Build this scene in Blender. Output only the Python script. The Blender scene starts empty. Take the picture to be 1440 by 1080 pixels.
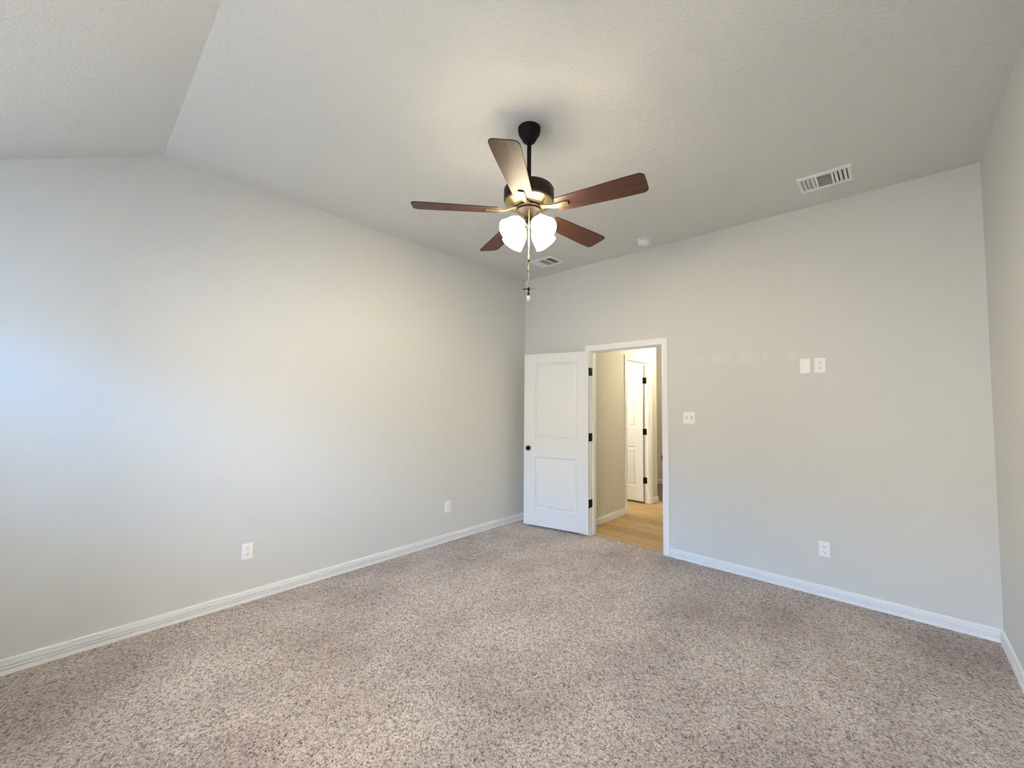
import bpy, bmesh, math, random
from mathutils import Vector, Matrix
R = math.radians
PI = math.pi
scn = bpy.context.scene
C = scn.collection

# ------------------------------------------------------------------ camera
W, H = 3.93, 3.048            # room width, flat ceiling height
YN = -4.87                    # wall behind the camera (with the window)
YC, ZP = -3.63, 2.44          # crease of the ceiling, height of its low end
cam = bpy.data.cameras.new('camera'); cam.sensor_width = 36; cam.lens = 576.565 / 1440 * 36
cam.clip_start = 0.02
co = bpy.data.objects.new('camera', cam); C.objects.link(co)
yaw, pit, rol = R(-42.907), R(2.852), R(0.491)
f = Vector((math.sin(yaw)*math.cos(pit), math.cos(yaw)*math.cos(pit), math.sin(pit)))
r0 = Vector((math.cos(yaw), -math.sin(yaw), 0)); u0 = r0.cross(f)
rr = r0*math.cos(rol) + u0*math.sin(rol); uu = u0*math.cos(rol) - r0*math.sin(rol)
M = Matrix((rr, uu, -f)).transposed().to_4x4(); M.translation = (3.470, -3.977, 1.441)
co.matrix_world = M
scn.camera = co

# ------------------------------------------------------------------ world, light, exposure
scn.view_settings.view_transform = 'Standard'; scn.view_settings.look = 'None'
scn.view_settings.gamma = 1; scn.view_settings.use_curve_mapping = False
scn.view_settings.exposure = 0.08
SKY, GROUND = 43.0, 5.5
WINS = ((0.38, 1.28), (1.55, 2.75))               # window openings in the near wall (x from, to)
WZ0, WZ1 = 1.00, 2.16
FAN = Vector((1.959, -2.222, 0))
LAMP = (1.0, 0.84, 0.50)
w = bpy.data.worlds.new('daylight'); scn.world = w; w.use_nodes = True
nt = w.node_tree; nt.nodes.clear()
tc = nt.nodes.new('ShaderNodeTexCoord'); sx = nt.nodes.new('ShaderNodeSeparateXYZ')
rp = nt.nodes.new('ShaderNodeValToRGB'); bg = nt.nodes.new('ShaderNodeBackground'); ou = nt.nodes.new('ShaderNodeOutputWorld')
mp = nt.nodes.new('ShaderNodeMapRange'); mp.inputs['From Min'].default_value = -1
nt.links.new(tc.outputs['Generated'], sx.inputs[0]); nt.links.new(sx.outputs['Z'], mp.inputs['Value'])
nt.links.new(mp.outputs[0], rp.inputs[0]); nt.links.new(rp.outputs[0], bg.inputs[0]); nt.links.new(bg.outputs[0], ou.inputs[0])
g = GROUND / SKY
e = rp.color_ramp.elements
e[0].position = 0.0; e[0].color = (g*.93, g, g*1.08, 1)                 # lawn and paving
e[1].position = 1.0; e[1].color = (.05, .06, .08, 1)
for ps, cl in ((.50, (g*.93, g, g*1.08, 1)), (.585, (.07, .09, .11, 1)), (.625, (.12, .44, 1.0, 1)), (.70, (.10, .41, 1.0, 1)), (.76, (.06, .09, .14, 1))):   # dim rim, bright sky band, dim overhead as under eaves; shaped for the wall glare
    n_ = e.new(ps); n_.color = cl
bg.inputs[1].default_value = SKY

def light(name, kind, loc, energy, col, size=.1, **k):
    l = bpy.data.lights.new(name, kind); l.energy = energy; l.color = col
    if kind == 'AREA':
        l.shape = 'RECTANGLE'; l.size = k.get('sx', 1); l.size_y = k.get('sy', 1)
    else: l.shadow_soft_size = size
    o = bpy.data.objects.new(name, l); C.objects.link(o); o.location = loc
    return o
for x0_, x1_ in WINS:
    pl = light('window_portal', 'AREA', ((x0_+x1_)/2, YN-.06, (WZ0+WZ1)/2), 1, (1, 1, 1), sx=x1_-x0_, sy=WZ1-WZ0)
    pl.rotation_euler = (R(90), 0, 0); pl.data.cycles.is_portal = True
light('hall_ceiling_light', 'POINT', (1.45, 1.84, 2.36), 36, (1, .88, .62), .10)
light('side_room_light', 'POINT', (-.10, 0.95, 2.25), 62, (1, .96, .80), .12)
light('added_fill_light', 'POINT', (2.95, -5.90, 1.92), 260, (.87, .86, .93), .25)  # unseen lamp added to fill the room and brighten the right wall
light('far_room_light', 'POINT', (.9, 3.0, 2.2), 6, (1, .85, .7), .12)

# ------------------------------------------------------------------ materials
def mat(name, col, rough=.6, metal=0, emit=None, estr=0, spec=.5, coat=0):
    m = bpy.data.materials.new(name); m.use_nodes = True
    b = m.node_tree.nodes['Principled BSDF']
    b.inputs['Base Color'].default_value = (*col, 1); b.inputs['Roughness'].default_value = rough
    b.inputs['Metallic'].default_value = metal; b.inputs['Specular IOR Level'].default_value = spec
    b.inputs['Coat Weight'].default_value = coat
    if emit: b.inputs['Emission Color'].default_value = (*emit, 1); b.inputs['Emission Strength'].default_value = estr
    return m
def N(m, t, **k):
    n = m.node_tree.nodes.new(t)
    for a, v in k.items():
        if a.startswith('i_'): n.inputs[a[2:].replace('_', ' ')].default_value = v
        else: setattr(n, a, v)
    return n
def L(m, a, b): m.node_tree.links.new(a, b)
def bsdf(m): return m.node_tree.nodes['Principled BSDF']
def ramp(m, src, stops):
    n = N(m, 'ShaderNodeValToRGB'); el = n.color_ramp.elements
    el[0].position, el[0].color = stops[0][0], (*stops[0][1], 1)
    el[1].position, el[1].color = stops[-1][0], (*stops[-1][1], 1)
    for p_, c_ in stops[1:-1]: q = el.new(p_); q.color = (*c_, 1)
    L(m, src, n.inputs[0]); return n.outputs[0]
def bump(m, src, strength, dist):
    b = N(m, 'ShaderNodeBump'); b.inputs['Strength'].default_value = strength; b.inputs['Distance'].default_value = dist
    L(m, src, b.inputs['Height']); L(m, b.outputs[0], bsdf(m).inputs['Normal'])
def coords(m, scale=(1, 1, 1)):
    t = N(m, 'ShaderNodeTexCoord'); q = N(m, 'ShaderNodeMapping'); q.inputs['Scale'].default_value = scale
    L(m, t.outputs['Object'], q.inputs[0]); return q.outputs[0]
def noise(m, v, scale, detail=2, rough=.5):
    n = N(m, 'ShaderNodeTexNoise'); n.inputs['Scale'].default_value = scale; n.inputs['Detail'].default_value = detail
    n.inputs['Roughness'].default_value = rough; L(m, v, n.inputs['Vector']); return n.outputs[0]
def mixc(m, fac, a, b, mode='MIX'):
    n = N(m, 'ShaderNodeMix', data_type='RGBA', blend_type=mode)
    if hasattr(fac, 'links'): L(m, fac, n.inputs[0])
    else: n.inputs[0].default_value = fac
    for x, i in ((a, 6), (b, 7)):
        if hasattr(x, 'links'): L(m, x, n.inputs[i])
        else: n.inputs[i].default_value = (*x, 1)
    return n.outputs[2]

def paint(name, col, bs=.25, sc=95, rough=.8):
    m = mat(name, col, rough, spec=.3); v = coords(m)
    n1 = noise(m, v, sc, 2.5)
    bump(m, n1, bs, .004)
    n2 = noise(m, v, 260, 1)
    L(m, ramp(m, n2, ((.3, tuple(c*.955 for c in col)), (.7, tuple(min(1, c*1.03) for c in col)))), bsdf(m).inputs['Base Color'])
    return m
WALLC = (.685, .688, .665)
m_wall = paint('greige_wall_paint', WALLC)
m_ceil = paint('textured_ceiling_paint', (.715, .72, .70), .9, 75)
m_hall = paint('hall_wall_paint', (.68, .65, .58))
m_white = mat('white_trim_paint', (.90, .90, .89), .38)
m_doorp = mat('white_door_paint', (.77, .775, .77), .42)
m_plate = mat('white_plastic', (.92, .915, .90), .35)
m_dark = mat('dark_slot', (.02, .018, .016), .6)
m_shadowgrey = mat('duct_shade_grey', (.06, .055, .05), .8)  # shade inside the duct, put into a flat dark colour
m_black = mat('matte_black_hardware', (.004, .004, .004), .6, spec=.2)
m_bronze = mat('oil_rubbed_bronze', (.022, .016, .011), .45, .6)
m_bronze_lit = mat('lamplit_bronze', (.20, .155, .095), .38, .85)  # same dark bronze, lightened where the lamps shine on it
m_bronze_unlit = mat('unlit_bronze', (.003, .0028, .0026), .6, 0, spec=.2)  # same bronze with its lack of light painted in as black
m_brass = mat('pale_brass_chain', (.75, .62, .40), .35, .6)
m_bulbglass = mat('pale_pendant', (.85, .85, .82), .25)

# touch-up paint on the back wall: small lighter blotches with outlines of their own
m_back = paint('greige_wall_paint_touched_up', WALLC)
v = N(m_back, 'ShaderNodeTexCoord').outputs['Object']
acc = None
for (bx, bz, rx, rz) in ((2.315, 1.872, .065, .055), (2.40, 1.875, .03, .045), (2.54, 1.862, .07, .055), (2.69, 1.86, .022, .04), (2.885, 1.842, .03, .024), (2.175, 1.885, .03, .022)):
    q = N(m_back, 'ShaderNodeMapping'); q.inputs['Location'].default_value = (-bx/rx, 0, -bz/rz); q.inputs['Scale'].default_value = (1/rx, 0, 1/rz)
    L(m_back, v, q.inputs[0])
    ln = N(m_back, 'ShaderNodeVectorMath', operation='LENGTH'); L(m_back, q.outputs[0], ln.inputs[0])
    s = N(m_back, 'ShaderNodeMapRange', i_From_Min=1.05, i_From_Max=.75); L(m_back, ln.outputs['Value'], s.inputs['Value'])
    if acc is None: acc = s.outputs[0]
    else:
        mx = N(m_back, 'ShaderNodeMath', operation='MAXIMUM'); L(m_back, acc, mx.inputs[0]); L(m_back, s.outputs[0], mx.inputs[1]); acc = mx.outputs[0]
old = bsdf(m_back).inputs['Base Color'].links[0].from_socket
fa = N(m_back, 'ShaderNodeMath', operation='MULTIPLY'); L(m_back, acc, fa.inputs[0]); fa.inputs[1].default_value = .38
L(m_back, mixc(m_back, fa.outputs[0], old, (.77, .765, .74)), bsdf(m_back).inputs['Base Color'])

# carpet
m_carpet = mat('beige_flecked_carpet', (.45, .4, .36), .95, spec=.1)
v = coords(m_carpet)
def tufts(scale):
    vo = N(m_carpet, 'ShaderNodeTexVoronoi'); vo.inputs['Scale'].default_value = scale
    wn = N(m_carpet, 'ShaderNodeTexNoise'); wn.inputs['Scale'].default_value = scale*1.3; wn.inputs['Detail'].default_value = 1
    L(m_carpet, v, wn.inputs['Vector'])
    av = N(m_carpet, 'ShaderNodeVectorMath', operation='MULTIPLY_ADD'); av.inputs[1].default_value = (.012, .012, .012)
    L(m_carpet, wn.outputs['Color'], av.inputs[0]); L(m_carpet, v, av.inputs[2]); L(m_carpet, av.outputs[0], vo.inputs['Vector'])
    sp = N(m_carpet, 'ShaderNodeSeparateColor'); L(m_carpet, vo.outputs['Color'], sp.inputs[0])
    return sp.outputs[0], vo.outputs['Distance']
c1, dd1 = tufts(105); c2, dd2 = tufts(190)
n2 = noise(m_carpet, v, 1.3, 4, .6); n4 = noise(m_carpet, coords(m_carpet, (1, .35, 1)), 3.2, 2)
f1 = ramp(m_carpet, c1, ((.0, (.07, .045, .033)), (.14, (.15, .105, .08)), (.28, (.44, .36, .30)), (.55, (.64, .545, .475)), (1, (.88, .79, .715))))
f2 = ramp(m_carpet, c2, ((.0, (.06, .04, .03)), (.16, (.20, .15, .115)), (.34, (.52, .43, .365)), (.60, (.67, .58, .51)), (1, (.92, .835, .765))))
fleck = mixc(m_carpet, .55, f1, f2)
lay = ramp(m_carpet, n2, ((.36, (.80, .78, .78)), (.50, (.98, .98, .98)), (.64, (1.09, 1.09, 1.09))))
lay2 = ramp(m_carpet, n4, ((.35, (.92, .91, .91)), (.6, (1.03, 1.03, 1.03))))
cc = mixc(m_carpet, 1.0, fleck, lay, 'MULTIPLY'); cc = mixc(m_carpet, 1.0, cc, lay2, 'MULTIPLY')
L(m_carpet, cc, bsdf(m_carpet).inputs['Base Color'])
ad = N(m_carpet, 'ShaderNodeMath', operation='ADD'); L(m_carpet, dd1, ad.inputs[0]); L(m_carpet, dd2, ad.inputs[1])
iv = N(m_carpet, 'ShaderNodeMath', operation='SUBTRACT'); iv.inputs[0].default_value = 1; L(m_carpet, ad.outputs[0], iv.inputs[1])
bump(m_carpet, iv.outputs[0], .7, .006)
bsdf(m_carpet).inputs['Sheen Weight'].default_value = .15

m_carpet2 = mat('brown_far_carpet', (.22, .12, .09), .95)
v = coords(m_carpet2)
L(m_carpet2, ramp(m_carpet2, noise(m_carpet2, v, 30, 3), ((.35, (.14, .07, .05)), (.65, (.34, .22, .18)))), bsdf(m_carpet2).inputs['Base Color'])

# vinyl planks, running across the hall
m_plank = mat('oak_vinyl_plank', (.5, .36, .2), .6, spec=.3)
v = coords(m_plank)
br = N(m_plank, 'ShaderNodeTexBrick', offset=.37)
for k_, val in (('Scale', 1), ('Mortar Size', .003), ('Brick Width', 1.22), ('Row Height', .18), ('Bias', 0), ('Mortar Smooth', .1)): br.inputs[k_].default_value = val
br.inputs['Color1'].default_value = (.52, .365, .18, 1); br.inputs['Color2'].default_value = (.38, .25, .115, 1); br.inputs['Mortar'].default_value = (.16, .105, .055, 1)
L(m_plank, v, br.inputs['Vector'])
gr = noise(m_plank, coords(m_plank, (2.2, 26, 1)), 2.2, 4, .6)
L(m_plank, mixc(m_plank, 1.0, br.outputs[0], ramp(m_plank, gr, ((.3, (.72, .68, .62)), (.6, (1.08, 1.08, 1.06)))), 'MULTIPLY'), bsdf(m_plank).inputs['Base Color'])

# blade wood, grain along local x
m_wood = mat('reddish_walnut_blade', (.13, .045, .02), .50, spec=.65)
v = coords(m_wood, (1.2, 22, 22))
L(m_wood, ramp(m_wood, noise(m_wood, v, 3.0, 4, .6), ((.28, (.020, .0045, .0015)), (.5, (.048, .012, .004)), (.72, (.10, .028, .009)))), bsdf(m_wood).inputs['Base Color'])
m_edge = mat('dark_blade_edge', (.03, .012, .006), .5)

# opal glass shades lit from inside
m_shade = mat('glowing_opal_glass', (.9, .88, .82), .3, emit=(1, .85, .60), estr=30)
m_bulb = mat('lit_bulb', (1, 1, 1), .3, emit=LAMP, estr=1300)

# ------------------------------------------------------------------ mesh helpers
def box(bm, a, b, bev=0, seg=2):
    a, b = Vector(a), Vector(b)
    lo = Vector([min(x, y) for x, y in zip(a, b)]); hi = Vector([max(x, y) for x, y in zip(a, b)])
    r = bmesh.ops.create_cube(bm, size=1); vs = r['verts']
    for q in vs: q.co = Vector([(lo[i]+hi[i])/2 + q.co[i]*(hi[i]-lo[i]) for i in range(3)])
    if bev: bmesh.ops.bevel(bm, geom=list({e_ for q in vs for e_ in q.link_edges}), offset=bev, segments=seg, affect='EDGES', profile=.6)
    return bm
def lathe(bm, prof, n=32, mtx=None, cap=True):
    rings = []
    for r_, z in prof:
        if r_ < 1e-5: rings.append([bm.verts.new((0, 0, z))])
        else: rings.append([bm.verts.new((r_*math.cos(2*PI*i/n), r_*math.sin(2*PI*i/n), z)) for i in range(n)])
    for A, B in zip(rings, rings[1:]):
        for i in range(n):
            j = (i+1) % n
            if len(A) == 1 and len(B) == 1: continue
            if len(A) == 1: bm.faces.new((A[0], B[i], B[j]))
            elif len(B) == 1: bm.faces.new((A[i], B[0], A[j]))
            else: bm.faces.new((A[i], B[i], B[j], A[j]))
    if cap:
        for A in (rings[0], rings[-1]):
            if len(A) > 1: bm.faces.new(A)
    if mtx is not None: bmesh.ops.transform(bm, matrix=mtx, verts=[q for A in rings for q in A])
    return bm
def tube(bm, pts, rad, n=8):
    pts = [Vector(q) for q in pts]; rad = rad if isinstance(rad, (list, tuple)) else [rad]*len(pts); rings = []
    for i, q in enumerate(pts):
        t = (pts[min(i+1, len(pts)-1)] - pts[max(i-1, 0)]).normalized()
        a = t.orthogonal().normalized(); b = t.cross(a)
        rings.append([bm.verts.new(q + (a*math.cos(2*PI*k/n) + b*math.sin(2*PI*k/n))*rad[i]) for k in range(n)])
    for A, B in zip(rings, rings[1:]):
        best = min(range(n), key=lambda s: sum((A[k].co-B[(k+s) % n].co).length for k in range(n)))
        for k in range(n): bm.faces.new((A[k], A[(k+1) % n], B[(k+1+best) % n], B[(k+best) % n]))
    bm.faces.new(rings[0]); bm.faces.new(rings[-1]); return bm
def extrude_profile(bm, prof, p0, p1, out, mitre0=0, mitre1=0):
    """prof: (thickness, height) pairs swept from p0 to p1; out = direction of thickness; mitres shorten by k*thickness"""
    p0, p1, out = Vector(p0), Vector(p1), Vector(out); d = (p1-p0).normalized(); up = Vector((0, 0, 1))
    A = [bm.verts.new(p0 + out*t + up*z + d*(mitre0*t)) for t, z in prof]
    B = [bm.verts.new(p1 + out*t + up*z - d*(mitre1*t)) for t, z in prof]
    n = len(prof)
    for i in range(n): bm.faces.new((A[i], A[(i+1) % n], B[(i+1) % n], B[i]))
    bm.faces.new(A); bm.faces.new(B); return bm
def frame_sweep(bm, prof, path, nrm):
    """casing: path = inner edge polyline (3 segments, open, ends on the floor), prof = (offset outward, thickness); nrm = wall normal"""
    nrm = Vector(nrm); path = [Vector(q) for q in path]; rings = []
    for i, q in enumerate(path):
        ds = []
        if i > 0: ds.append((path[i]-path[i-1]).normalized())
        if i < len(path)-1: ds.append((path[i+1]-path[i]).normalized())
        os_ = [d.cross(nrm) for d in ds]
        o = os_[0] if len(os_) == 1 else (os_[0]+os_[1])/(1+os_[0].dot(os_[1]))
        rings.append([bm.verts.new(q + o*a + nrm*t) for a, t in prof])
    n = len(prof)
    for A, B in zip(rings, rings[1:]):
        for k in range(n): bm.faces.new((A[k], A[(k+1) % n], B[(k+1) % n], B[k]))
    bm.faces.new(rings[0]); bm.faces.new(rings[-1]); return bm
def obj(name, bm, m, parent=None, smooth=None, loc=None):
    bmesh.ops.remove_doubles(bm, verts=bm.verts, dist=1e-6)
    bmesh.ops.recalc_face_normals(bm, faces=bm.faces)
    me = bpy.data.meshes.new(name); bm.to_mesh(me); bm.free()
    for mm in (m if isinstance(m, (list, tuple)) else [m]): me.materials.append(mm)
    o = bpy.data.objects.new(name, me); C.objects.link(o)
    if smooth is not None:
        me.shade_smooth(); me.set_sharp_from_angle(angle=R(smooth))
    if loc is not None: o.location = loc
    if parent is not None: o.parent = parent
    return o
def tag(o, label=None, cat=None, group=None, kind=None):
    if label: o['label'] = label
    if cat: o['category'] = cat
    if group: o['group'] = group
    if kind: o['kind'] = kind
    return o
def struct(o, label, cat): return tag(o, label, cat, None, 'structure')
def empty(name, loc, rz=0, parent=None):
    o = bpy.data.objects.new(name, None); C.objects.link(o); o.location = loc; o.rotation_euler = (0, 0, rz); o.empty_display_size = .1
    if parent: o.parent = parent
    return o
def copy_tree(o, parent=None):
    c = o.copy(); C.objects.link(c)
    if parent is not None: c.parent = parent
    for ch in [x for x in list(bpy.data.objects) if x.parent == o]: copy_tree(ch, c)
    return c
def quad(bm, *ps): return bm.faces.new([bm.verts.new(q) for q in ps])
def B(): return bmesh.new()

# ------------------------------------------------------------------ room shell
T = .115
DX0, DX1, DZ = .980, 1.796, 2.045             # bedroom door opening in the back wall
bm = box(B(), (0-T, YN-T, -.12), (W+T, .05, 0)); struct(obj('floor', bm, m_carpet), 'beige flecked cut-pile carpet covering the bedroom floor', 'floor')
# left wall: pentagon following the ceiling, thick
bm = B(); prof = [(T, 0), (YN-T, 0), (YN-T, ZP+.2), (YN, ZP), (YC, H), (T, H)]
A = [bm.verts.new((0, y, z)) for y, z in prof]; D = [bm.verts.new((-T, y, z)) for y, z in prof]
bm.faces.new(A); bm.faces.new(D)
for i in range(len(prof)): bm.faces.new((A[i], A[(i+1) % len(prof)], D[(i+1) % len(prof)], D[i]))
struct(obj('wall_left', bm, m_wall), 'long blank greige wall with daylight falling on its near end', 'wall')
bm = B(); A = [bm.verts.new((W, y, z)) for y, z in prof]; D = [bm.verts.new((W+T, y, z)) for y, z in prof]
bm.faces.new(A); bm.faces.new(D)
for i in range(len(prof)): bm.faces.new((A[i], A[(i+1) % len(prof)], D[(i+1) % len(prof)], D[i]))
struct(obj('wall_right', bm, m_wall), 'greige wall at the far right edge of the picture', 'wall')
JB = .02                                       # jamb board thickness
bm = B(); box(bm, (0, 0, 0), (DX0-JB, T, H)); box(bm, (DX1+JB, 0, 0), (W, T, H)); box(bm, (DX0-JB, 0, DZ+JB), (DX1+JB, T, H))
struct(obj('wall_back', bm, m_back), 'greige wall with the open doorway, a switch and outlets', 'wall')
bm = B(); BDX = (2.98, 3.79); xs_ = [0] + [q for w_ in WINS for q in w_] + list(BDX) + [W]
for k in range(0, len(xs_), 2): box(bm, (xs_[k], YN-T, 0), (xs_[k+1], YN, ZP))
for x0_, x1_ in WINS: box(bm, (x0_, YN-T, 0), (x1_, YN, WZ0)); box(bm, (x0_, YN-T, WZ1), (x1_, YN, ZP))
box(bm, (BDX[0], YN-T, 2.045), (BDX[1], YN, ZP))  # wall above the opening added for the fill light
struct(obj('wall_front', bm, m_wall), 'greige window wall behind the camera', 'wall')
bm = B(); pr = [(T, H), (YC, H), (YN-T, ZP-(T)*.4903), (YN-T, ZP+.3), (YC, H+.15), (T, H+.15)]
A = [bm.verts.new((-T, y, z)) for y, z in pr]; D = [bm.verts.new((W+T, y, z)) for y, z in pr]
bm.faces.new(A); bm.faces.new(D)
for i in range(6): bm.faces.new((A[i], A[(i+1) % 6], D[(i+1) % 6], D[i]))
struct(obj('ceiling', bm, m_ceil), 'pale textured ceiling, flat with a slope at the window end', 'ceiling')

# window behind the camera: frame, two sashes with glass, sill
m_glass = mat('window_glass', (1, 1, 1), 0)
gl = m_glass.node_tree; tb = gl.nodes.new('ShaderNodeBsdfTransparent'); gb = gl.nodes.new('ShaderNodeBsdfGlossy'); gb.inputs[1].default_value = .02
mxs = gl.nodes.new('ShaderNodeMixShader'); mxs.inputs[0].default_value = .06
gl.links.new(tb.outputs[0], mxs.inputs[1]); gl.links.new(gb.outputs[0], mxs.inputs[2]); gl.links.new(mxs.outputs[0], gl.nodes['Material Output'].inputs[0])
for i, (WX0, WX1) in enumerate(WINS):
    bm = B()
    for a_, b_ in (((WX0, WZ0), (WX0+.035, WZ1)), ((WX1-.035, WZ0), (WX1, WZ1)), ((WX0, WZ0), (WX1, WZ0+.035)), ((WX0, WZ1-.035), (WX1, WZ1)), ((WX0, 1.40), (WX1, 1.43))):
        box(bm, (a_[0], YN-.10, a_[1]), (b_[0], YN-.065, b_[1]))
    wf = obj('window_%d' % (i+1), bm, m_white); struct(wf, ('narrow white window behind the camera, near the left wall', 'wide white window behind the camera')[i], 'window')
    bm = B(); box(bm, (WX0+.02, YN-.085, WZ0+.02), (WX1-.02, YN-.081, WZ1-.02)); obj('pane', bm, m_glass, wf)
    bm = B(); box(bm, (WX0-.05, YN-.06, WZ0-.03), (WX1+.05, YN+.03, WZ0), .004); obj('window_sill', bm, m_white, wf)

# added box behind the camera, its fill light entering by an opening
BX0, BX1, BY = 1.9, 4.3, -7.2
bm = box(B(), (BX0, BY, -.1), (BX1, YN-T, -.002)); struct(obj('floor_light_box', bm, m_plate), 'floor of the added light box behind the camera', 'floor')
bm = B(); box(bm, (BX0-.1, BY, 0), (BX0, YN-T, 2.44)); box(bm, (BX1, BY, 0), (BX1+.1, YN-T, 2.44)); box(bm, (BX0-.1, BY-.1, 0), (BX1+.1, BY, 2.44))
box(bm, (W, YN-T-.001, 0), (BX1, YN-T+.1, 2.44)); struct(obj('wall_light_box', bm, m_wall), 'walls of the added light box behind the camera', 'wall')
bm = box(B(), (BX0-.1, BY-.1, 2.44), (BX1+.1, YN-T, 2.54)); struct(obj('ceiling_light_box', bm, m_ceil), 'ceiling of the added light box behind the camera', 'ceiling')

# baseboards
BH = .080
BP = [(0, 0), (.0160, 0), (.0160, .0245), (.0060, .0255), (.0060, .0305), (.0165, .0320), (.0165, .0400), (.0030, .0410), (.0030, .0475), (.0135, .0490), (.0135, .0600), (.0050, .0610), (.0050, .0660), (.0110, .0685), (.0105, .0755), (.0060, .0795), (0, BH)]
def baseboard(name, segs, label, m=m_white, zoff=0):
    bm = B()
    for p0, p1, o, m0, m1 in segs: extrude_profile(bm, [(t, z+zoff) for t, z in BP], p0, p1, o, m0, m1)
    return struct(obj(name, bm, m), label, 'baseboard')
CW = .062
baseboard('baseboard_left', [((0, YN, 0), (0, 0, 0), (1, 0, 0), 1, 1)], 'white ridged baseboard along the long left wall')
baseboard('baseboard_back', [((DX1+.004+CW, 0, 0), (W, 0, 0), (0, -1, 0), 0, 1), ((0, 0, 0), (DX0-.004-CW, 0, 0), (0, -1, 0), 1, 0)], 'white ridged baseboard under the switch and outlets')
baseboard('baseboard_right', [((W, YN, 0), (W, 0, 0), (-1, 0, 0), 1, 1)], 'white ridged baseboard at the foot of the right wall')

# casing and jamb of the bedroom doorway (rv = reveal)
CP = [(0, 0), (0, .009), (.004, .011), (.010, .0115), (.014, .0095), (.030, .011), (.042, .0145), (.050, .0165), (.058, .0165), (CW, .014), (CW, 0)]
def doorway(name, x0, x1, zt, mtx, label, depth=T, sides=(1, -1), stop=None):
    """opening local frame: x across, y = through wall (0 = room side, +depth = other side), z up"""
    bm = B()
    box(bm, (x0-JB, 0, 0), (x0, depth, zt+JB)); box(bm, (x1, 0, 0), (x1+JB, depth, zt+JB)); box(bm, (x0, 0, zt), (x1, depth, zt+JB))
    if stop:
        s0, s1 = stop
        box(bm, (x0, s0, 0), (x0+.011, s1, zt), .002); box(bm, (x1-.011, s0, 0), (x1, s1, zt), .002); box(bm, (x0+.011, s0, zt-.011), (x1-.011, s1, zt), .002)
    rv = .005
    if -1 in sides:
        path = [(x0-rv, 0, 0), (x0-rv, 0, zt+rv), (x1+rv, 0, zt+rv), (x1+rv, 0, 0)]
        frame_sweep(bm, [(-a, t) for a, t in CP] if ((Vector(path[1])-Vector(path[0])).normalized().cross(Vector((0, -1, 0)))).x > 0 else CP, path, (0, -1, 0))
    if 1 in sides:
        path = [(x0-rv, depth, 0), (x0-rv, depth, zt+rv), (x1+rv, depth, zt+rv), (x1+rv, depth, 0)]
        frame_sweep(bm, [(-a, t) for a, t in CP] if ((Vector((0, 0, 1))).cross(Vector((0, 1, 0)))).x > 0 else CP, path, (0, 1, 0))
    bmesh.ops.transform(bm, matrix=mtx, verts=bm.verts)
    return struct(obj(name, bm, m_white), label, 'door frame')
tr = doorway('trim_1', DX0, DX1, DZ, Matrix.Identity(4), 'white moulded casing around the open bedroom doorway', stop=(.040, .075))
# strike plate with its lip on the latch jamb
bm = B(); box(bm, (DX1-.0018, .002, .890), (DX1, .034, .970)); box(bm, (DX1-.006, -.006, .905), (DX1+.001, .004, .955), .0015)
tag(obj('strike_plate', bm, m_black, tr), 'black strike plate')

# ------------------------------------------------------------------ panel doors
def door_leaf(name, w_, h_, th, panels, m):
    """leaf from x=0 (hinge edge) to x=w_, y = 0..th, z = 0..h_, both faces moulded"""
    bm = B(); xs = sorted({0, w_} | {q for p_ in panels for q in (p_[0], p_[1])}); zs = sorted({0, h_} | {q for p_ in panels for q in (p_[2], p_[3])})
    def ispanel(a, b, c, d): return any(abs(a-p_[0]) < 1e-6 and abs(b-p_[1]) < 1e-6 and abs(c-p_[2]) < 1e-6 and abs(d-p_[3]) < 1e-6 for p_ in panels)
    for y, s in ((0, 1), (th, -1)):
        for a, b in zip(xs, xs[1:]):
            for c, d in zip(zs, zs[1:]):
                if not ispanel(a, b, c, d): quad(bm, (a, y, c), (b, y, c), (b, y, d), (a, y, d)); continue
                rings = []
                for off, dep in ((0, 0), (.004, .005), (.009, .010), (.017, .0115), (.023, .010), (.036, .0045), (.046, .003), (.050, .003)):
                    rings.append([bm.verts.new((x, y+s*dep, z)) for x, z in ((a+off, c+off), (b-off, c+off), (b-off, d-off), (a+off, d-off))])
                for P_, Q_ in zip(rings, rings[1:]):
                    for k in range(4): bm.faces.new((P_[k], P_[(k+1) % 4], Q_[(k+1) % 4], Q_[k]))
                bm.faces.new(rings[-1])
    for a, b in zip(xs, xs[1:]):
        for z in (0, h_): quad(bm, (a, 0, z), (b, 0, z), (b, th, z), (a, th, z))
    for c, d in zip(zs, zs[1:]):
        for x in (0, w_): quad(bm, (x, 0, c), (x, th, c), (x, th, d), (x, 0, d))
    return obj(name, bm, m)
def rounded_plate(bm, c, hx, hz, th, rad, seg=5):
    """rounded rectangle in local x/z, thickness along y"""
    pts = []
    for cx, cz, a0 in ((hx-rad, hz-rad, 0), (-(hx-rad), hz-rad, 90), (-(hx-rad), -(hz-rad), 180), (hx-rad, -(hz-rad), 270)):
        for k in range(seg+1):
            a = R(a0 + 90*k/seg); pts.append((cx+rad*math.cos(a), cz+rad*math.sin(a)))
    A = [bm.verts.new((c[0]+x, c[1]-th/2, c[2]+z)) for x, z in pts]; D = [bm.verts.new((c[0]+x, c[1]+th/2, c[2]+z)) for x, z in pts]
    bm.faces.new(A); bm.faces.new(D); n = len(pts)
    for k in range(n): bm.faces.new((A[k], A[(k+1) % n], D[(k+1) % n], D[k]))
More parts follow.
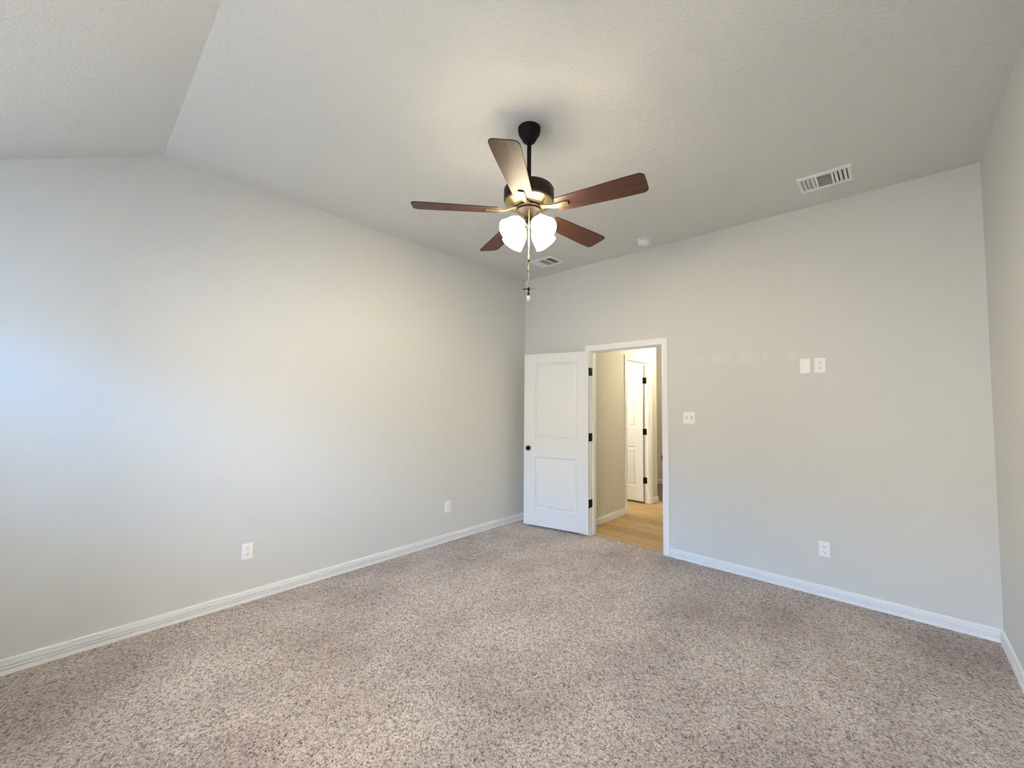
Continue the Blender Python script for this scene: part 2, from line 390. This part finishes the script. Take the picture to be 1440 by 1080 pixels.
def knob(parent, x, z, y, s):
    bm = B(); mt = Matrix.Translation((x, y, z)) @ Matrix.Rotation(R(-90)*s*-1, 4, 'X')
    lathe(bm, [(.0, 0), (.032, 0), (.032, .004), (.028, .008), (.012, .011), (.011, .030), (.018, .034), (.026, .041), (.0285, .050), (.026, .058), (.016, .064), (0, .066)], 28, mt)
    return tag(obj('door_knob', bm, m_black, parent, smooth=40), 'black round door knob')
def mx(a, b): return a @ b

DW, DH, TH = .808, 2.018, .035
ang = R(12.7)
# leaf local x: hinge -> free edge; local y: face turned to the room at y=th
d1 = door_leaf('door_1', DW, DH, TH, [(.132, .664, .195, .800), (.132, .664, 1.008, 1.908)], m_doorp)
PINX, PINY = DX0-.003, -.019
d1.matrix_world = Matrix.Translation((PINX, PINY, .026)) @ Matrix.Rotation(PI+ang, 4, 'Z') @ Matrix.Translation((0, .003, 0))
struct(d1, 'white two-panel bedroom door swung open against the back wall', 'door')
knob(d1, .748, .897, TH, 1); knob(d1, .748, .897, 0, -1)
bm = B(); box(bm, (DW-.001, .006, .868), (DW+.0015, TH-.006, .926)); tag(obj('latch_plate', bm, m_black, d1), 'black latch plate')
for hz in (1.815, 1.082, .352):
    z0 = hz-.026
    bm = B()
    lathe(bm, [(0, -.047), (.0045, -.047), (.0065, -.044), (.0065, .044), (.0045, .047), (0, .047)], 14, Matrix.Translation((-.004, -.002, z0)))
    box(bm, (-.0025, 0, z0-.044), (.0005, .030, z0+.044), .001)                      # leaf on the door's edge
    hg = obj('hinge', bm, m_black, d1, smooth=40); tag(hg, 'black butt hinge')
    bm = B(); rounded_plate(bm, (0, 0, 0), .019, .044, .0035, .006)                  # leaf on the jamb
    bmesh.ops.transform(bm, matrix=d1.matrix_world.inverted() @ Matrix.Translation((DX0+.0016, .012, hz)) @ Matrix.Rotation(R(90), 4, 'Z'), verts=bm.verts)
    obj('jamb_leaf', bm, m_black, hg)

# ------------------------------------------------------------------ hall beyond the doorway
XL, HY = .818, .0                       # hall's left wall plane
T2 = .075                                # thickness of the wall with the second doorway
Y0, Y1 = 1.168, 1.872                   # doorway in that wall
CY, FY, HH = 2.13, 3.50, 2.74           # outside corner of that wall, end wall, hall ceiling
bm = box(B(), (-1.6, .05, -.12), (2.15, CY+.02, -.004)); struct(obj('floor_hall', bm, m_plank), 'light oak plank floor of the hall beyond the doorway', 'floor')
bm = box(B(), (-1.6, CY+.02, -.12), (2.15, FY+T, -.002)); struct(obj('floor_far', bm, m_carpet2), 'strip of brown floor glimpsed at the end of the hall', 'floor')
bm = B(); box(bm, (XL-T2, T, 0), (XL, Y0-JB, HH)); box(bm, (XL-T2, Y1+JB, 0), (XL, CY, HH)); box(bm, (XL-T2, Y0-JB, DZ+JB+.015), (XL, Y1+JB, HH))
struct(obj('wall_hall_left', bm, m_hall), 'tan hall wall seen through the doorway, with a second doorway', 'wall')
bm = box(B(), (1.95, T, 0), (1.95+T, FY, HH)); struct(obj('wall_hall_right', bm, m_hall), 'hall wall hidden behind the bedroom wall', 'wall')
bm = box(B(), (-1.6, FY, 0), (2.15, FY+T, HH)); struct(obj('wall_hall_end', bm, m_hall), 'shaded wall glimpsed at the far end of the hall', 'wall')
bm = B(); box(bm, (-1.6, CY-.10, 0), (XL-T2, CY, HH)); box(bm, (-1.6-T, 0, 0), (-T, T, HH+.1)); struct(obj('wall_side_room_back', bm, m_hall), 'walls of the side room behind its open door', 'wall')
bm = B(); box(bm, (-1.6-T, T, 0), (-1.6, FY, HH)); struct(obj('wall_side_room_left', bm, m_hall), 'far wall of the side room off the hall', 'wall')
bm = box(B(), (-1.6, T, HH), (2.15, FY+T, HH+.1)); struct(obj('ceiling_hall', bm, m_ceil), 'hall ceiling hidden above the doorway', 'ceiling')
BPh = [(t, z) for t, z in BP]
bm = B()
extrude_profile(bm, BP, (XL, T, 0), (XL, Y0-.005-CW, 0), (1, 0, 0)); struct(obj('baseboard_hall', bm, m_white), 'short white baseboard on the tan hall wall', 'baseboard')
bm = B(); extrude_profile(bm, BP, (XL, Y1+.005+CW, 0), (XL, CY, 0), (1, 0, 0), 0, -1); extrude_profile(bm, BP, (XL, CY, 0), (XL-T2, CY, 0), (0, 1, 0), -1, 0)
struct(obj('baseboard_corner', bm, m_white), 'white baseboard wrapping the hall corner past the second doorway', 'baseboard')
bm = B(); extrude_profile(bm, BP, (-1.6, FY, 0), (1.95, FY, 0), (0, -1, 0)); struct(obj('baseboard_hall_end', bm, m_white), 'white baseboard glimpsed at the far end of the hall', 'baseboard')
# second doorway: local x -> world y, local y (through) -> world -x
mt2 = Matrix(((0, -1, 0, XL), (1, 0, 0, 0), (0, 0, 1, 0), (0, 0, 0, 1)))
doorway('trim_2', Y0, Y1, DZ+.015, mt2, 'white casing around the second doorway in the hall', depth=T2, stop=(.012, .036))
d2 = door_leaf('door_2', .69, DH, TH, [(.105, .585, .215, .800), (.105, .585, 1.090, 1.908)], m_doorp)
# pin at the side-room edge of the far jamb; leaf runs towards -x, room-facing side towards -y
d2.matrix_world = Matrix.Translation((XL-T2-.004, Y1-.004, .026)) @ Matrix.Rotation(PI, 4, 'Z') @ Matrix.Translation((.010, .002, 0))
struct(d2, 'brightly lit white panel door standing open in the second doorway', 'door')
knob(d2, .63, .897, TH, 1)
for hz in (1.815, 1.05, .333):
    z0 = hz-.026
    bm = B(); lathe(bm, [(0, -.047), (.0045, -.047), (.0075, -.044), (.0075, .044), (.0045, .047), (0, .047)], 14, Matrix.Translation((-.006, -.004, z0)))
    box(bm, (-.012, .004, z0-.044), (.0005, .007, z0+.044))
    box(bm, (-.0025, .002, z0-.044), (.0005, .030, z0+.044), .001)
    hg = obj('hinge', bm, m_black, d2, smooth=40); tag(hg, 'black butt hinge')
    bm = B(); rounded_plate(bm, (0, 0, 0), .020, .046, .0035, .006)
    bmesh.ops.transform(bm, matrix=d2.matrix_world.inverted() @ Matrix.Translation((XL-T2+.017, Y1-.0016, hz)), verts=bm.verts)
    obj('jamb_leaf', bm, m_black, hg)

# ------------------------------------------------------------------ wall plates (local: x right, -y out of the wall, z up)
def plate_shape(hx, hz):
    bm = B(); rings = []
    for off, y in ((0, 0), (0, -.0025), (.0025, -.0048), (.005, -.0055)):
        rings.append([bm.verts.new((sx_*(hx-off), y, sz*(hz-off))) for sx_, sz in ((-1, -1), (1, -1), (1, 1), (-1, 1))])
    for P_, Q_ in zip(rings, rings[1:]):
        for k in range(4): bm.faces.new((P_[k], P_[(k+1) % 4], Q_[(k+1) % 4], Q_[k]))
    bm.faces.new(rings[0]); bm.faces.new(rings[-1]); return bm
def screw(parent, x, z):
    bm = lathe(B(), [(0, 0), (.0032, 0), (.0026, .0012), (0, .0014)], 12, Matrix.Translation((x, -.0054, z)) @ Matrix.Rotation(R(90), 4, 'X'))
    return obj('screw', bm, m_plate, parent, smooth=40)
def outlet(loc, rz, label):
    t = empty('wall_outlet', loc, rz); tag(t, label, 'outlet')
    obj('cover_plate', plate_shape(.036, .0585), m_plate, t)
    screw(t, 0, 0)
    for s in (1, -1):
        z = .0195*s; bm = B()
        pts = []
        for k in range(24):
            a = 2*PI*k/24; pts.append((.0172*math.cos(a), max(-.0142, min(.0142, .0172*math.sin(a)))))
        A = [bm.verts.new((x, -.005, z+q)) for x, q in pts]; D = [bm.verts.new((x*.96, -.0075, z+q*.96)) for x, q in pts]
        bm.faces.new(A); bm.faces.new(D)
        for k in range(24): bm.faces.new((A[k], A[(k+1) % 24], D[(k+1) % 24], D[k]))
        rc = obj('receptacle', bm, m_plate, t)
        bm = B()
        box(bm, (-.0078, -.0079, z+.0005), (-.0054, -.0070, z+.0095)); box(bm, (.0054, -.0079, z+.0015), (.0078, -.0070, z+.0088))
        lathe(bm, [(0, 0), (.0031, 0), (.0031, .001), (0, .001)], 12, Matrix.Translation((0, -.0069, z-.0070)) @ Matrix.Rotation(R(90), 4, 'X'))
        tag(obj('slots', bm, m_dark, rc), 'dark plug slots')
    return t
outlet((3.059, 0, 1.766), 0, 'white duplex outlet high on the back wall beside the blank plate')
outlet((3.055, 0, .355), 0, 'white duplex outlet low on the back wall above the baseboard')
outlet((0, -3.053, .359), R(90), 'white duplex outlet on the left wall nearer the camera')
outlet((0, -1.223, .361), R(90), 'white duplex outlet on the left wall toward the open door')
t = empty('blank_wall_plate', (2.964, 0, 1.766)); tag(t, 'plain blank white wall plate left of the high outlet', 'wall plate')
obj('cover_plate', plate_shape(.035, .0585), m_plate, t); screw(t, 0, .030); screw(t, 0, -.030)
t = empty('light_switch', (2.058, 0, 1.328)); tag(t, 'white double toggle switch plate right of the doorway', 'light switch')
obj('cover_plate', plate_shape(.056, .057), m_plate, t)
for sx_, up in ((-1, -1), (1, 1)):
    x = .023*sx_
    bm = B(); box(bm, (x-.0052, -.0062, -.0125), (x+.0052, -.0050, .0125)); sl = obj('toggle_slot', bm, mat('toggle_recess', (.22, .21, .2), .6), t); tag(sl, 'grey toggle recess')
    bm = B(); vs = []
    box(bm, (x-.0036, -.017, -.004), (x+.0036, -.005, .004), .001)
    bmesh.ops.transform(bm, matrix=Matrix.Translation((0, -.005, 0)) @ Matrix.Rotation(R(28)*up, 4, 'X') @ Matrix.Translation((0, .005, 0)), verts=bm.verts)
    obj('toggle', bm, m_plate, sl)
    for z in (.030, -.030): screw(t, x, z)

# ------------------------------------------------------------------ ceiling registers (local z down is into the room, origin on the ceiling)
def register(loc, label):
    t = empty('ceiling_register', loc); tag(t, label, 'vent', 'white three-way ceiling registers')
    hx, hy = .152, .128
    ix, iy = .128, .088
    bm = B()
    rings = []
    for x_, y_, z in ((hx, hy, 0), (hx, hy, -.003), (hx-.008, hy-.008, -.0085), (ix+.004, iy+.004, -.0085), (ix, iy, -.006), (ix, iy, 0)):
        rings.append([bm.verts.new((a*x_, b*y_, z)) for a, b in ((-1, -1), (1, -1), (1, 1), (-1, 1))])
    for P_, Q_ in zip(rings, rings[1:]):
        for k in range(4): bm.faces.new((P_[k], P_[(k+1) % 4], Q_[(k+1) % 4], Q_[k]))
    for x_ in (-.045, .045): box(bm, (x_-.006, -iy, -.008), (x_+.006, iy, -.001))
    obj('frame', bm, m_plate, t)
    bm = B(); box(bm, (-ix, -iy, -.0012), (ix, iy, -.0002)); tag(obj('backing', bm, m_shadowgrey, t), 'dark sheet standing for shade in the duct')
    for s in (-1, 1):
        for k in range(3):
            x0 = s*(.062 + .024*k)
            bm = B(); n = 6; ys = []
            pr_ = [(0, -.0015), (.004, -.0045), (.010, -.0085), (.017, -.0115)]
            A = [[bm.verts.new((x0 - s*.006 + s*q, yy, z)) for q, z in pr_] for yy in (-iy, iy)]
            D = [[bm.verts.new((x0 - s*.006 + s*q + s*.0012, yy, z+.001)) for q, z in pr_] for yy in (-iy, iy)]
            for q in range(3):
                bm.faces.new((A[0][q], A[0][q+1], A[1][q+1], A[1][q])); bm.faces.new((D[0][q], D[0][q+1], D[1][q+1], D[1][q]))
                for e_ in (0, 1): bm.faces.new((A[e_][q], A[e_][q+1], D[e_][q+1], D[e_][q]))
            for q in (0, 3): bm.faces.new((A[0][q], A[1][q], D[1][q], D[0][q]))
            obj('slat', bm, m_plate, t)
    for k in range(7):
        y0 = -iy + .012 + k*.0255
        bm = B(); box(bm, (-.039, -.0006, -.007), (.039, .0006, .007))
        bmesh.ops.transform(bm, matrix=Matrix.Translation((0, y0, -.0075)) @ Matrix.Rotation(R(-42), 4, 'X'), verts=bm.verts)
        obj('slat', bm, m_plate, t)
    return t
register((3.159, -.415, H), 'white ceiling register with slats toward the right wall')
register((.647, -.393, H), 'white ceiling register near the far corner, beyond the fan')

# smoke detector
t = empty('smoke_detector', (1.745, -.258, H)); tag(t, 'round white smoke detector on the ceiling above the doorway', 'smoke detector')
bm = lathe(B(), [(0, 0), (.072, 0), (.074, -.006), (.072, -.012), (.060, -.014), (0, -.014)], 40); obj('base', bm, m_plate, t, smooth=35)
bm = lathe(B(), [(0, -.014), (.044, -.014), (.044, -.021), (.058, -.0215), (.058, -.036), (.052, -.045), (.038, -.050), (.018, -.0525), (0, -.053)], 40); obj('cover', bm, m_plate, t, smooth=35)

# ------------------------------------------------------------------ ceiling fan
fan = empty('ceiling_fan', (FAN.x, FAN.y, H)); tag(fan, 'dark bronze five-blade ceiling fan with four lit glass shades', 'ceiling fan')
def fz(z): return z-H                       # absolute height -> local
def fl(prof): return [(r_, fz(z)) for r_, z in prof]
bm = lathe(B(), fl([(0, H), (.0655, H), (.0655, H-.012), (.0625, H-.032), (.052, H-.049), (.044, H-.055), (.043, H-.066), (.036, H-.078), (.022, H-.085), (.0127, H-.087), (0, H-.087)]), 40); obj('canopy', bm, m_bronze_unlit, fan, smooth=40)
bm = lathe(B(), fl([(0, H-.08), (.0127, H-.08), (.0127, 2.71), (0, 2.71)]), 20); obj('downrod', bm, m_bronze_unlit, fan, smooth=40)
bm = lathe(B(), fl([(0, 2.722), (.030, 2.722), (.034, 2.708), (.060, 2.698), (.110, 2.693), (.138, 2.686), (.145, 2.676), (.145, 2.618), (.141, 2.608), (0, 2.608)]), 56); obj('motor_housing', bm, m_bronze, fan, smooth=35)
bm = lathe(B(), fl([(0, 2.608), (.141, 2.608), (.136, 2.600), (.092, 2.584), (.088, 2.578), (0, 2.578)]), 56); tag(obj('motor_plate', bm, m_bronze_lit, fan, smooth=35), 'bronze motor underside in a lamplit tone')
bm = lathe(B(), fl([(0, 2.579), (.076, 2.579), (.078, 2.575), (.078, 2.566), (.074, 2.562), (0, 2.562)]), 48); obj('flywheel', bm, m_bronze, fan, smooth=35)
bm = lathe(B(), fl([(0, 2.563), (.064, 2.563), (.069, 2.560), (.069, 2.553), (.065, 2.551), (.055, 2.546), (.036, 2.532), (.024, 2.520), (.020, 2.512), (.020, 2.492), (.024, 2.488), (.022, 2.478), (.010, 2.470), (0, 2.468)]), 48); obj('switch_housing', bm, m_bronze, fan, smooth=35)

def blade_mesh():
    bm = B(); x0, x1 = .175, .662; top = []; outl = []
    def hw(x): q = (x-x0)/(x1-x0); return .056 + .0165*min(1, q*1.25)
    rc_, rt = .020, .030
    n = 10
    # lower edge root -> tip, tip corners, back
    pts = []
    def arc(cx, cy, r_, a0, a1):
        for k in range(9):
            a = R(a0 + (a1-a0)*k/8); pts.append((cx+r_*math.cos(a), cy+r_*math.sin(a)))
    arc(x0+rc_, -hw(x0)+rc_, rc_, 180, 270)
    for k in range(1, n): x = x0+rc_+(x1-rt-x0-rc_)*k/n; pts.append((x, -hw(x)))
    arc(x1-rt, -hw(x1)+rt, rt, 270, 360)
    arc(x1-rt, hw(x1)-rt, rt, 0, 90)
    for k in range(n-1, 0, -1): x = x0+rc_+(x1-rt-x0-rc_)*k/n; pts.append((x, hw(x)))
    arc(x0+rc_, hw(x0)-rc_, rc_, 90, 180)
    rings = []
    for off, z in ((.0015, -.003), (0, -.002), (0, .002), (.0015, .003)):
        cx = (x0+x1)/2
        rings.append([bm.verts.new((x - math.copysign(off, x-cx), y - math.copysign(off, y), z)) for x, y in pts])
    m = len(pts)
    for P_, Q_ in zip(rings, rings[1:]):
        for k in range(m):
            fc = bm.faces.new((P_[k], P_[(k+1) % m], Q_[(k+1) % m], Q_[k])); fc.material_index = 1
    bm.faces.new(rings[0]); bm.faces.new(rings[-1])
    return bm
def iron_mesh():
    # stamped arm from the flywheel to under the blade root; width and height profile along x
    bm = B(); st = [(.060, .020, .016), (.085, .017, .013), (.115, .014, .004), (.145, .0155, -.006), (.175, .0185, -.0095), (.205, .020, -.0100), (.236, .0195, -.0098), (.246, .016, -.0098)]
    rings = []
    for x, h, z in st:
        rings.append([bm.verts.new((x, y, z+dz)) for y, dz in ((-h, .0055), (-h*.92, 0), (-h*.45, -.0016), (h*.45, -.0016), (h*.92, 0), (h, .0055), (h*.9, .006), (-h*.9, .006))])
    for P_, Q_ in zip(rings, rings[1:]):
        for k in range(8): bm.faces.new((P_[k], P_[(k+1) % 8], Q_[(k+1) % 8], Q_[k]))
    bm.faces.new(rings[0]); bm.faces.new(rings[-1]); return bm
first = None
for i in range(5):
    a = R(228.98 + 72*i); mw = Matrix.Translation((0, 0, fz(2.552))) @ Matrix.Rotation(a, 4, 'Z') @ Matrix.Rotation(R(-11.5), 4, 'X')
    if first is None:
        b_ = obj('blade', blade_mesh(), [m_wood, m_edge], fan); tag(b_, 'reddish-brown wooden blade')
        ir = obj('blade_iron', iron_mesh(), m_bronze_lit, b_, smooth=50); tag(ir, 'bronze blade bracket in a lamplit tone')
        bm = B(); box(bm, (.2465, -.012, -.0045), (.2505, .012, -.003), .0004)
        for y in (-.012, .012): box(bm, (.236, y-.0018, -.0045), (.2505, y+.0018, -.003), .0004)
        sc_ = obj('bracket_tab', bm, m_dark, b_)
        first = (b_, ir, sc_)
    else:
        b_ = first[0].copy(); C.objects.link(b_); b_.parent = fan
        for ch in first[1:]: c2 = ch.copy(); C.objects.link(c2); c2.parent = b_
    b_.matrix_local = mw

# light kit: four arms with tilted bell shades
SH = [(.021, 0), (.024, .004), (.030, .012), (.043, .028), (.053, .050), (.058, .075), (.0605, .100), (.064, .116), (.0655, .120)]
shade_prof = SH + [(r_-.003, z) for r_, z in reversed(SH[1:])] + [(.018, .002)]
def shade_mesh():
    bm = B(); n = 40; rings = [[bm.verts.new((r_*math.cos(2*PI*k/n), r_*math.sin(2*PI*k/n), z)) for k in range(n)] for r_, z in shade_prof]
    for P_, Q_ in zip(rings, rings[1:]+rings[:1]):
        for k in range(n): bm.faces.new((P_[k], P_[(k+1) % n], Q_[(k+1) % n], Q_[k]))
    return bm
me_s = me_b = None
for az in (261, 353, 84, 174):
    th = R(az); tilt = R(50)
    o_ = Vector((math.cos(th), math.sin(th), 0)); ax = (o_*math.sin(tilt) + Vector((0, 0, -math.cos(tilt)))).normalized()
    neck = o_*.042 + Vector((0, 0, fz(2.486)))
    bm = B(); tube(bm, [o_*.010+Vector((0, 0, fz(2.502))), o_*.024+Vector((0, 0, fz(2.502))), neck-ax*.006, neck+ax*.006], [.009, .009, .0095, .010], 12)
    q = Vector((0, 0, 1)).rotation_difference(ax).to_matrix().to_4x4(); q.translation = neck
    lathe(bm, [(0, -.002), (.016, -.002), (.0245, .006), (.0265, .018), (.0225, .018), (0, .016)], 24, q)
    arm = obj('lamp_arm', bm, m_bronze_lit, fan, smooth=40)
    q2 = q.copy(); q2.translation = neck + ax*.012
    s_ = obj('lamp_shade', shade_mesh(), m_shade, fan, smooth=60); s_.matrix_local = q2; tag(s_, 'glowing frosted glass shade')
    bm = lathe(B(), [(0, .010), (.012, .012), (.013, .028), (.022, .048), (.0265, .064), (.022, .080), (.010, .089), (0, .091)], 20)
    bl = obj('bulb', bm, m_bulb, s_, smooth=60); tag(bl, 'lit bulb')

# pull chains
def chain(off, ztop, zcon, zend, kind):
    o_ = Vector((math.cos(R(313)), math.sin(R(313)), 0))*off
    bm = B(); prof = [(0, ztop)]; z = ztop
    while z > zend+.02:
        prof += [(.0012, z-.0005), (.0021, z-.003), (.0012, z-.0055)]; z -= .006
    prof.append((0, z)); lathe(bm, fl(prof), 8, Matrix.Translation(o_))
    ch = obj('pull_chain', bm, m_brass, fan, smooth=60); tag(ch, 'thin pale pull chain')
    bm = lathe(B(), fl([(0, zcon+.030), (.003, zcon+.028), (.0065, zcon+.008), (.0055, zcon+.002), (0, zcon)]), 14, Matrix.Translation(o_)); tag(obj('connector', bm, m_brass, ch, smooth=40), 'pale bell connector')
    bm = lathe(B(), fl([(0, zcon+.003), (.0055, zcon-.001), (.0065, zcon-.006), (.0045, zcon-.012), (0, zcon-.013)]), 14, Matrix.Translation(o_)); tag(obj('bead', bm, m_black, ch, smooth=40), 'black bead')
    if kind == 'bulb':
        bm = lathe(B(), fl([(0, zend+.022), (.0055, zend+.021), (.0062, zend+.008), (.005, zend+.006), (0, zend+.006)]), 14, Matrix.Translation(o_)); cp = obj('pendant_cap', bm, m_black, ch, smooth=40); tag(cp, 'black pendant cap')
        bm = lathe(B(), fl([(0, zend+.007), (.006, zend+.006), (.0105, zend-.003), (.0125, zend-.011), (.0105, zend-.019), (.005, zend-.0235), (0, zend-.0245)]), 18, Matrix.Translation(o_)); tag(obj('bulb_pendant', bm, m_bulbglass, ch, smooth=60), 'small white bulb-shaped pendant')
    else:
        bm = lathe(B(), fl([(0, zend+.020), (.006, zend+.018), (.0075, zend+.006), (.004, zend+.003), (.003, zend-.008), (.005, zend-.010), (0, zend-.014)]), 14, Matrix.Translation(o_))
        for k in range(4):
            a = R(40+90*k); d = Vector((math.cos(a), math.sin(a), 0)); p_ = Vector((-d.y, d.x, 0))
            A = [bm.verts.new(o_ + d*x + p_*y + Vector((0, 0, fz(zend+.010)+dz+y*.3))) for dz in (0, .0016) for x, y in ((.004, -.003), (.030, -.0065), (.032, .004), (.004, .003))]
            bm.faces.new(A[:4]); bm.faces.new(A[4:])
            for q_ in range(4): bm.faces.new((A[q_], A[(q_+1) % 4], A[4+(q_+1) % 4], A[4+q_]))
        tag(obj('fan_pendant', bm, m_black, ch), 'tiny black fan-shaped pendant')
chain(.050, 2.552, 2.252, 2.076, 'fan')
chain(.034, 2.540, 2.200, 2.047, 'bulb')
